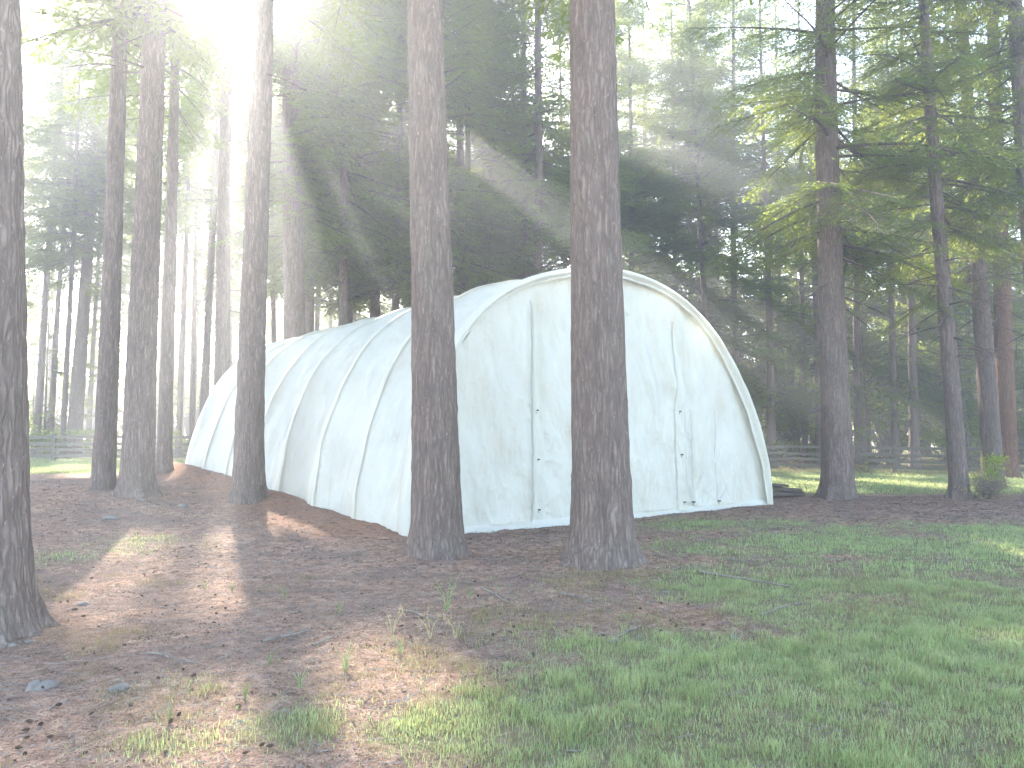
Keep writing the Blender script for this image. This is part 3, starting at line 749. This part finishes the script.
# doubled cloth bands sewn over each hoop
for rv in ribs[1:-1]:
    q = np.linspace(.03, math.pi - .03, 160); w_ = np.linspace(-1, 1, 5); Q, Wd = np.meshgrid(q, w_, indexing='ij')
    iv = int(round(rv / TL * (nv_ - 1))); offs = np.interp(q, th, ((sag + wr) * edge)[:, iv]); hm = np.interp(q, th, hem[:, iv])
    bu, bz = arch(Q, 0, offs[:, None] + .009 * (1 - Wd ** 2) - .002); bz = bz - .08 * hm[:, None]
    link('hoop_band', np_mesh('hoop_band', W3(bu, rv + Wd * .06, bz).reshape(-1, 3), grid_faces(160, 5), True), M['fabric'], tent)
# rim: the cover turned round the front hoop, a band standing proud of the end wall
m = 9
tt = np.linspace(0, math.pi, 300); kk = np.linspace(0, 1, m); T2, K2 = np.meshgrid(tt, kk, indexing='ij')
bw = (.17 + .08 * (fbm(T2 * 5, T2 * 0, 63, 3) - .5) + .16 * np.exp(-((T2 - R(150)) / R(22)) ** 2))
du = -bw * K2; proud = -.10 * np.sin(np.clip(K2 * 1.25, 0, 1) * math.pi) * 1.0 - .02 - .05 * K2 * (fbm(T2 * 9, K2, 64, 3))
ru, rzz = arch(T2, 0, du + .012 + .025 * (fbm(T2 * 14, K2 * 2, 65, 3) - .5) * K2)
rim = np_mesh('rim', W3(ru, proud + .02 * (fbm(T2 * 16, K2 * 3, 66, 3) - .5), rzz).reshape(-1, 3), grid_faces(300, m), True)
link('front_hoop_sleeve', rim, M['fabric'], tent)
# front wall
nu, nz = 460, 260
us = np.linspace(.03, TW - .03, nu); ths = np.arccos(np.clip((TW / 2 - us) / (TW / 2), -1, 1))
hu = arch(ths)[1] - .10; hu = np.maximum(hu, .12)
# slight widening at the shoulders already in the outline
U2, K = np.meshgrid(us, np.linspace(0, 1, nz), indexing='ij')
Z2 = K * hu[:, None]
hemz = .05 * (fbm(U2 * 1.6, U2 * 0 + 3, 67, 3) - .3) + .05 * np.exp(-((U2 - 2.3) / .35) ** 2) * 1.6
Z2 = Z2 + hemz * np.exp(-Z2 / .3)
def folds(u, z):
    d = .085 * (fbm(u * 1.6 + z * .25, z * .55, 71, 3) - .5) * 2
    d += .034 * (1 - 2.6 * np.abs(fbm(u * 2.6 + z * .9, z * 1.0 - u * .6, 73, 4) - .5))
    d += .028 * (1 - 2.6 * np.abs(fbm(u * 5, z * 2.2 + u, 75, 3) - .5)) * sstep(2.6 - z, 0, 1.5)
    # long drapes falling from the right shoulder
    q = u * .92 + z * .40; d += .055 * np.sin(q * 9 + 2 * fbm(u, z, 77, 2)) * np.exp(-((u - 6.4) / 1.2) ** 2) * sstep(z, 1.6, 2.6) * (1 - sstep(z, 3.8, 4.6))
    # creases radiating from the tie points
    for tu_, tz_ in TOG:
        du, dz = u - tu_, z - tz_; rr = np.hypot(du, dz); an = np.arctan2(dz, du)
        d += .016 * (1 - 3 * np.abs(np.sin(an * 3.5 + tz_ * 3)) ** .7 * .5) * np.exp(-rr / .45) * sstep(rr, 0, .12)
    # turned in along both edges of the wide door
    for su in (2.62, 6.75):
        d += -.09 * np.exp(-((u - su - .16) / .13) ** 2) * (1 - sstep(z, 3.7, 4.2)) + .06 * np.exp(-((u - su + .03) / .05) ** 2) * (1 - sstep(z, 3.7, 4.2))
    return d
TOG = [(2.80, 2.05), (2.80, 1.17), (2.82, .28), (6.62, 2.10), (6.64, 1.20), (6.66, .22), (7.02, .20), (7.84, .18)]
D2 = folds(U2, Z2) * np.clip(Z2 / .15 + .3, 0, 1)
link('front_wall', np_mesh('front_wall', W3(U2, .10 - D2, Z2).reshape(-1, 3), grid_faces(nu, nz), True), M['fabric'], tent)
def on_wall(u, z, proud=.0):
    u = np.asarray(u, float); z = np.asarray(z, float); return W3(u, .10 - folds(u, z) - proud, z)
# wide door: overlapping flap strips down its two edges
def strip(u0, u1, z0, z1, lift, name, mat='fabric', wav=.006, nzz=90, nuu=9, par=tent):
    a, b = np.meshgrid(np.linspace(0, 1, nuu), np.linspace(0, 1, nzz), indexing='ij')
    z = z0 + (z1 - z0) * b; u = u0 + (u1 - u0) * a + wav * (fbm(z * 2.0, z * 0 + u0, 81, 3) - .5) * 2
    p = on_wall(u, z, lift * np.sin(np.clip(a * .85 + .15, 0, 1) * math.pi) + .008)
    return link(name, np_mesh(name, p.reshape(-1, 3), grid_faces(nuu, nzz), True), M[mat], par)
f1 = strip(2.60, 2.94, .02, 4.0, .035, 'door_flap'); f2 = strip(6.50, 6.78, .05, 4.0, .03, 'door_flap')
strip(2.575, 2.60, .0, 4.02, .0, 'door_slit', 'seam', .006); strip(6.90, 6.915, .03, 2.14, .0, 'door_slit', 'seam', .004)
# side door with stitched edges
sd = strip(7.06, 7.80, .10, 2.16, .004, 'side_door', 'fabric', .0, 60, 30)
strip(7.02, 7.04, .10, 2.16, .0, 'stitching', 'seam', .004, par=sd); strip(7.83, 7.85, .10, 2.16, .0, 'stitching', 'seam', .004, par=sd)
def hstrip(u0, u1, z, w, name, n=160):
    a, b = np.meshgrid(np.linspace(0, 1, n), np.linspace(0, 1, 3), indexing='ij')
    u = u0 + (u1 - u0) * a; zz_ = z + w * b + .02 * (fbm(u * .7, u * 0, 83, 2) - .5)
    return link(name, np_mesh(name, on_wall(u, zz_, .006).reshape(-1, 3), grid_faces(n, 3), True), M['fabric'], tent)
hstrip(.45, 2.56, 2.2, .05, 'wall_seam'); hstrip(2.96, 6.48, 2.18, .05, 'wall_seam'); hstrip(6.8, TW - .85, 2.22, .05, 'wall_seam')
for (u, z) in TOG:
    b = Buf(); c = on_wall(u, z, .03).reshape(3)
    v, f = box((0, 0, 0), (.035, .018, .012), random.uniform(-.4, .4)); b.add(v + c, f)
    e = W3(np.array(-.02), np.array(-.01), np.array(-.06)); v, f = tube(np.stack([c, c + e]), [.006, .004], 5); b.add(v, f)
    link('toggle', b.mesh('toggle'), M['toggle'], tent)
# little hooded vent near the peak
a, b = np.meshgrid(np.linspace(-1, 1, 13), np.linspace(0, 1, 7), indexing='ij')
hv = W3(4.83 + a * .2 * (.6 + .4 * b), .06 - .16 * b * np.cos(a * 1.4) ** .5 - .01, 4.12 - .12 * b - .06 * a * a * b)
vent = link('vent_hood', np_mesh('vent_hood', hv.reshape(-1, 3), grid_faces(13, 7), True), M['fabric'], tent)
v, f = box((0, 0, 0), (.14, .004, .05)); rzt = math.atan2(TU[1], TU[0]); cz, sz = math.cos(rzt), math.sin(rzt)
v2 = np.stack([v[:, 0] * cz - v[:, 1] * sz, v[:, 0] * sz + v[:, 1] * cz, v[:, 2]], 1) + W3(np.array(4.83), np.array(.03), np.array(4.0))
link('vent_opening', np_mesh('vent_opening', v2, f), M['toggle'], tent)
# skirt along the bottom of the front wall, and the far end wall
a, b = np.meshgrid(np.linspace(.1, TW - .1, 400), np.linspace(0, 1, 6), indexing='ij')
sk = W3(a, .06 - .10 * b ** 1.4 - .05 * b * fbm(a * 2.5, b, 87, 3), .11 - .13 * b + .015 * (fbm(a * 4, b, 88, 2) - .5))
link('ground_skirt', np_mesh('ground_skirt', sk.reshape(-1, 3), grid_faces(400, 6), True), M['fabric'], tent)
U3, K3 = np.meshgrid(us[::6], np.linspace(0, 1, 40), indexing='ij')
link('rear_wall', np_mesh('rear_wall', W3(U3, TL - .05 + .03 * (fbm(U3, K3 * 4, 89, 3) - .5), K3 * (hu[::6] + .03)[:, None]).reshape(-1, 3), grid_faces(len(us[::6]), 40), True), M['fabric'], tent)
# steel hoops under the fabric
for i, rv in enumerate(ribs):
    q = np.linspace(0, math.pi, 50); hu_, hz_ = arch(q, 0, -.09); p = W3(hu_, np.full(50, min(max(rv, .16), TL - .12)), hz_)
    v, f = tube(p, .03, 6); link('hoop', np_mesh('hoop', v, f, True), M['toggle'] if False else M['seam'], tent)

# ------------------------------------------------------------------ small things
# planks beside the tent's right foot
px0, py0, pz0 = gp(780, 497)
PL = [('dark weathered plank lying lowest in the pile right of the tent', 0, 0, .05, .1, 1.0), ('dark plank at the back of the pile right of the tent', .1, .32, .06, -.05, .95),
      ('crooked dark plank crossing the middle of the pile right of the tent', .05, .1, .17, -.28, .85), ('topmost short plank of the pile right of the tent', -.1, .2, .28, .15, .6)]
for lab, dx, dy, dz, rz, L in PL:
    b = Buf()
    v, f = box((0, 0, 0), (L * .62, .12, .045), 0, .012); v[:, 2] += .05 * (v[:, 0] / L) ** 2; b.add(v, f)
    o = link('weathered_plank', b.mesh('weathered_plank'), M['plank']); o.location = (px0 + dx, py0 + dy, pz0 + dz); o.rotation_euler = (0, R(3) * (1 if dz > .1 else 0), rz)
    mod = o.modifiers.new('bevel', 'BEVEL'); mod.width = .012; mod.segments = 2
    tag(o, lab, 'plank', 'planks beside the tent')
# small dark board at the near corner
cx_, cy_, cz_ = gp(407, 537)
v, f = box((0, 0, .10), (.05, .03, .13), .5, .008)
o = link('corner_stake', np_mesh('corner_stake', v, f), M['plank']); o.location = (cx_, cy_ + .12, cz_); tag(o, 'short dark wooden stake at the near bottom corner of the tent', 'stake')

# stones
def stone_mesh(r, seed):
    rr = np.random.default_rng(seed); nu_, nv2 = 14, 9
    a = np.linspace(0, 2 * math.pi, nu_, endpoint=False); b = np.linspace(0, math.pi, nv2); A, B = np.meshgrid(a, b, indexing='ij')
    d = 1 + .5 * (vnoise(A / 6.283 * 5, B * 1.6, seed, 5) - .5)
    s = np.array([1, rr.uniform(.6, .9), rr.uniform(.35, .55)]) * r
    V = np.stack([np.cos(A) * np.sin(B) * d * s[0], np.sin(A) * np.sin(B) * d * s[1], np.cos(B) * d * s[2]], -1).reshape(-1, 3)
    i = (np.arange(nu_) * nv2)[:, None]; i2 = ((np.arange(nu_) + 1) % nu_ * nv2)[:, None]; j = np.arange(nv2 - 1)[None]
    return np_mesh('stone', V, np.stack([i + j, i2 + j, i2 + j + 1, i + j + 1], -1).reshape(-1, 4), True)
ST = [(110, 519, .16, 'flat pale stone left of the thick dark trunk'), (142, 501, .10, 'small white stone at the foot of the thick dark trunk'), (183, 507, .13, 'pale stone between the thick dark trunk and the tent side'),
      (134, 514, .06, 'tiny pale stone in front of the thick dark trunk'), (28, 642, .045, 'whitish stone beside the root of the nearest left trunk'), (12, 646, .04, 'leftmost whitish stone under the nearest left trunk'),
      (119, 690, .07, 'flat grey stone half sunk in the left foreground litter'), (84, 605, .06, 'grey stone in the sunny patch on the left'), (40, 690, .10, 'broad pale mossy stone at the lower left edge'),
      (735, 637, .035, 'small white stone on the grass below the right near trunk'), (658, 582, .035, 'small pale stone in the bare strip right of the thickest trunk'), (665, 593, .04, 'small grey stone right of the thickest trunk')]
for i, (px, py, r_, lab) in enumerate(ST):
    x, y, z = gp(px, py); o = link('stone', stone_mesh(r_, 600 + i), M['stone']); o.location = (x, y, z + r_ * .05); o.rotation_euler.z = i * 1.3; tag(o, lab, 'stone')
# fallen sticks
SK = [(262, 645, 308, 634, .013, 'long bleached stick lying across the middle of the litter'), (312, 648, 335, 640, .010, 'shorter bleached stick right of the long one'),
      (482, 590, 510, 606, .012, 'bare stick between the two near trunks'), (505, 603, 512, 585, .008, 'thin forked stick between the two near trunks'), (560, 596, 585, 600, .010, 'short stick just below the roots of the thickest trunk'),
      (700, 575, 790, 590, .020, 'long pale fallen branch right of the thickest trunk'), (725, 560, 760, 566, .012, 'thin branch lying on the bare strip by the grass'), (610, 645, 640, 628, .010, 'pale stick at the edge of the grass in the middle'),
      (330, 560, 372, 551, .010, 'thin stick in front of the tent bank'), (150, 655, 205, 668, .008, 'thin dark stick across the left foreground'), (400, 612, 436, 622, .009, 'thin twig lying among the weeds'),
      (760, 618, 800, 604, .010, 'twig lying on the grass right of the bare strip')]
for i, (a, b, c, d, r_, lab) in enumerate(SK):
    p0, p1 = np.array(gp(a, b)), np.array(gp(c, d)); rr = np.random.default_rng(700 + i); n = 8
    w = np.linspace(0, 1, n)[:, None]; path = p0 + (p1 - p0) * w; path[:, :2] += rr.normal(0, .012, (n, 2)); path[:, 2] = terrain(path[:, 0], path[:, 1]) + r_ * 1.2 + .012
    bb = Buf(); ctr = path[0].copy(); path = path - ctr; v, f = tube(path, np.linspace(r_, r_ * .5, n), 6); bb.add(v, f)
    for q in (3, 5):
        e = path[q] + (path[-1] - path[0]) * .16 + np.array([rr.normal(0, .08), rr.normal(0, .08), .03]); v, f = tube(np.stack([path[q], e]), [r_ * .5, r_ * .2], 4); bb.add(v, f)
    o = link('fallen_stick', bb.mesh('fallen_stick'), M['stick'] if i % 3 else M['stick']); o.location = ctr; tag(o, lab, 'stick')
# fir cones: a scaly tapered body, scattered as single things
def cone_mesh():
    b = Buf(); n = 9
    for k_ in range(n):
        z0_ = k_ / n; rr = .5 * math.sin(math.pi * (z0_ * .82 + .12)) + .05
        for j in range(7):
            a = (j + .5 * (k_ % 2)) * 2 * math.pi / 7; ca, sa = math.cos(a), math.sin(a); t_ = .32
            pin = np.array([ca * rr * .35, sa * rr * .35, z0_ * 2]); out = np.array([ca * rr, sa * rr, z0_ * 2 + .28]); sd_ = np.array([-sa, ca, 0]) * rr * .42
            b.add(np.stack([pin - sd_ * .5, out - sd_, out + np.array([0, 0, .05]), out + sd_, pin + sd_ * .5]), np.array([[0, 1, 2, 3, 4]]))
    return b.mesh('fir_cone')
cm_ = cone_mesh(); cm_.materials.append(M['cone']); rc = np.random.default_rng(77); cnt = 0
while cnt < 110:
    px, py = rc.uniform(5, 860), 500 + 260 * rc.random() ** .9
    x, y, z = gp(px, py)
    u, v = tent_uv(x, y)
    if grass_mask(np.array([x]), np.array([y]))[0] > .45 or (u > -.6 and v > -.2) or rc.random() > .35 + .65 * (vnoise(np.array([x * 1.1]), np.array([y * 1.1]), 95)[0] > .5): continue
    o = link('fir_cone', cm_); s = rc.uniform(.012, .02); o.scale = (s, s, s); o.location = (x, y, z + .018); o.rotation_euler = (R(90) + rc.normal(0, .3), rc.normal(0, .3), rc.uniform(0, 6.28))
    tag(o, 'dark brown fir cone lying on the needle covered floor', 'fir cone', 'fir cones scattered on the floor'); cnt += 1
# upright weeds
def weed(px, py, h, lab, dry, seed, grp=None):
    x, y, z = gp(px, py); r = np.random.default_rng(seed); root = empty('weed', (x, y, z), lab, 'weed', grp); sb = Buf(); lv = []; hd = []
    for k_ in range(5 if not dry else 3):
        a = r.uniform(0, 6.28); e = np.array([math.cos(a) * h * .35, math.sin(a) * h * .35, h * r.uniform(.7, 1.05)]); mid = e * np.array([.3, .3, .55])
        pts_ = np.stack([np.array([0, 0, -.01]), mid, e]); v, f = tube(pts_, [.0035, .0025, .0012], 4); sb.add(v, f)
        nl = 9
        for q in np.linspace(.15, .95, nl):
            c = (mid * min(1, q / .5) if q < .5 else mid + (e - mid) * (q - .5) / .5); aa = r.uniform(0, 6.28); d = np.array([math.cos(aa), math.sin(aa), r.uniform(.1, .7)]); L = h * r.uniform(.10, .20) * (1.1 - q * .5)
            s_ = np.cross(d, [0, 0, 1.]); s_ /= np.linalg.norm(s_); lv.append(np.stack([c, c + d * L * .5 + s_ * L * .14, c + d * L, c + d * L * .5 - s_ * L * .14]))
        if dry:
            for _ in range(26):
                c = e + r.normal(0, .018, 3) + np.array([0, 0, r.uniform(-.06, .02)]); d = r.normal(0, 1, 3); d /= np.linalg.norm(d); s_ = np.cross(d, [0, 0, 1.]) ; hd.append(np.stack([c, c + d * .012 + s_ * .005, c + d * .022, c + d * .012 - s_ * .005]))
    link('stalks', sb.mesh('stalks'), M['straw'] if dry else M['grass'], root)
    lv = np.array(lv); link('leaves', np_mesh('leaves', lv.reshape(-1, 3), np.arange(len(lv) * 4).reshape(-1, 4)), M['grass'], root)
    if hd: hd = np.array(hd); link('seed_heads', np_mesh('seed_heads', hd.reshape(-1, 3), np.arange(len(hd) * 4).reshape(-1, 4)), M['straw'], root)
WD = [(392, 640, .26, 'upright dry weed with tan seed head left of the sunny patch', 1), (430, 640, .24, 'green and tan weed in the middle of the litter', 1), (447, 612, .34, 'tallest green weed below the corner trunk', 0), (455, 640, .20, 'bending dry weed right of the tallest weed', 1),
      (400, 655, .14, 'low green weed just above the sunny patch', 0), (345, 672, .20, 'green weed left of the sunny patch', 0), (300, 690, .12, 'low green weed on the litter, lower middle', 0), (285, 600, .14, 'small green weed below the straight trunk', 0),
      (232, 592, .12, 'small leafy weed left of the straight trunk shadow', 0), (470, 598, .14, 'leafy weed between the two near trunks', 0), (340, 615, .13, 'small weed above the long stick', 0), (245, 700, .12, 'low weed at the lower left', 0),
      (205, 590, .10, 'yellowish low weed in the left sunny patch', 0), (270, 665, .10, 'small green weed just below the long bleached stick', 0), (170, 725, .12, 'broad leafed weed in the sunny lower left corner', 0)]
for i, (px, py, h, lab, dry) in enumerate(WD): weed(px, py, h, lab, dry, 800 + i)
# dry bush and light sprig at the right edge
x, y, z = gp(988, 499)
root = empty('dry_bush', (x, y, z), 'grey leafless tangled bush at the foot of the right edge trunks', 'bush'); b = Buf(); r = np.random.default_rng(55)
for k_ in range(70):
    a = r.uniform(0, 6.28); L = r.uniform(.4, 1.25); e = np.array([math.cos(a) * L * .6, math.sin(a) * L * .6, L * r.uniform(.3, 1.0)]); m_ = e * np.array([.5, .5, .75]) + r.normal(0, .06, 3)
    v, f = tube(np.stack([np.zeros(3), m_, e]), [.010, .006, .002], 4); b.add(v, f)
    for _ in range(4):
        q = r.uniform(.3, 1); c = m_ * q; d = r.normal(0, .16, 3); d[2] = abs(d[2]); v, f = tube(np.stack([c, c + d]), [.004, .0015], 3); b.add(v, f)
link('stems', b.mesh('stems'), M['stick'], root)
lv = leaf_cloud([[0, 0, .35], [.2, .1, .2], [-.3, 0, .25]], [[.5, .4, .3]] * 3, 500, .06, 56); link('dead_leaves', np_mesh('dead_leaves', lv.reshape(-1, 3), np.arange(len(lv) * 4).reshape(-1, 4)), M['drygrass'], root)
x, y, z = gp(1008, 492); bush(x, y + .6, .9, 1.05, 1300, .07, 'bright yellow green leafy bush at the right edge behind the dry bush', seed=57)
x, y, z = gp(800, 470); bush(x, y, .8, .55, 500, .10, 'straw coloured weed tuft standing before the right fence', mat='drygrass', seed=58)
x, y, z = gp(868, 474); bush(x, y, .9, .45, 500, .10, 'dry brown weed tuft by the fence, right of the lone trunk', mat='drygrass', seed=59)

# ------------------------------------------------------------------ air
v, f = box((0, 60, 16), (120, 90, 17.5))
v[:, 2] = np.where(v[:, 2] > 0, 37.5, -1.5)
hz = link('glare_haze', np_mesh('glare_haze', v, f)); tag(hz, 'volume added to stand in for the veil of lens glare, also fading the far wood', 'glare_haze', kind='stuff')  # volume added to stand in for lens glare; it also fades distant trees
t = NT('glare_haze_air'); pv = t.n('ShaderNodeVolumePrincipled', Density=HAZE_D if 'HAZE_D' in globals() else .0050, Anisotropy=.55)
pv.inputs['Color'].default_value = (.93, .95, 1.0, 1)
t.l(pv.outputs[0], t.out.inputs['Volume']); hz.data.materials.append(t.m)

# ------------------------------------------------------------------ light
w = bpy.data.worlds.new('World'); scene.world = w; w.use_nodes = True; nt = w.node_tree
bg = nt.nodes['Background']; sky = nt.nodes.new('ShaderNodeTexSky'); sky.sky_type = 'NISHITA'; sky.sun_disc = False
sky.sun_elevation = SUN_EL; sky.sun_rotation = SUN_AZ; sky.altitude = 0; sky.air_density = 1.0; sky.dust_density = 1.0; sky.ozone_density = .5
nt.links.new(sky.outputs[0], bg.inputs[0]); bg.inputs[1].default_value = .15
sd_ = bpy.data.lights.new('sun', 'SUN'); sd_.energy = 5.0; sd_.angle = R(1.5); sd_.color = (1, .93, .82)
so = bpy.data.objects.new('sun', sd_); COL.objects.link(so); so.rotation_euler = Vector(-SUN).to_track_quat('-Z', 'Y').to_euler(); so.location = (0, 0, 30)
vs = scene.view_settings; vs.view_transform = 'Standard'; vs.look = 'None'; vs.gamma = 1; vs.exposure = 3.12; vs.use_curve_mapping = False
scene.cycles.volume_bounces = 0; scene.cycles.max_bounces = 6; scene.cycles.diffuse_bounces = 3; scene.cycles.transmission_bounces = 4
print('objects', len(bpy.data.objects), 'faces', sum(len(m.polygons) for m in bpy.data.meshes))
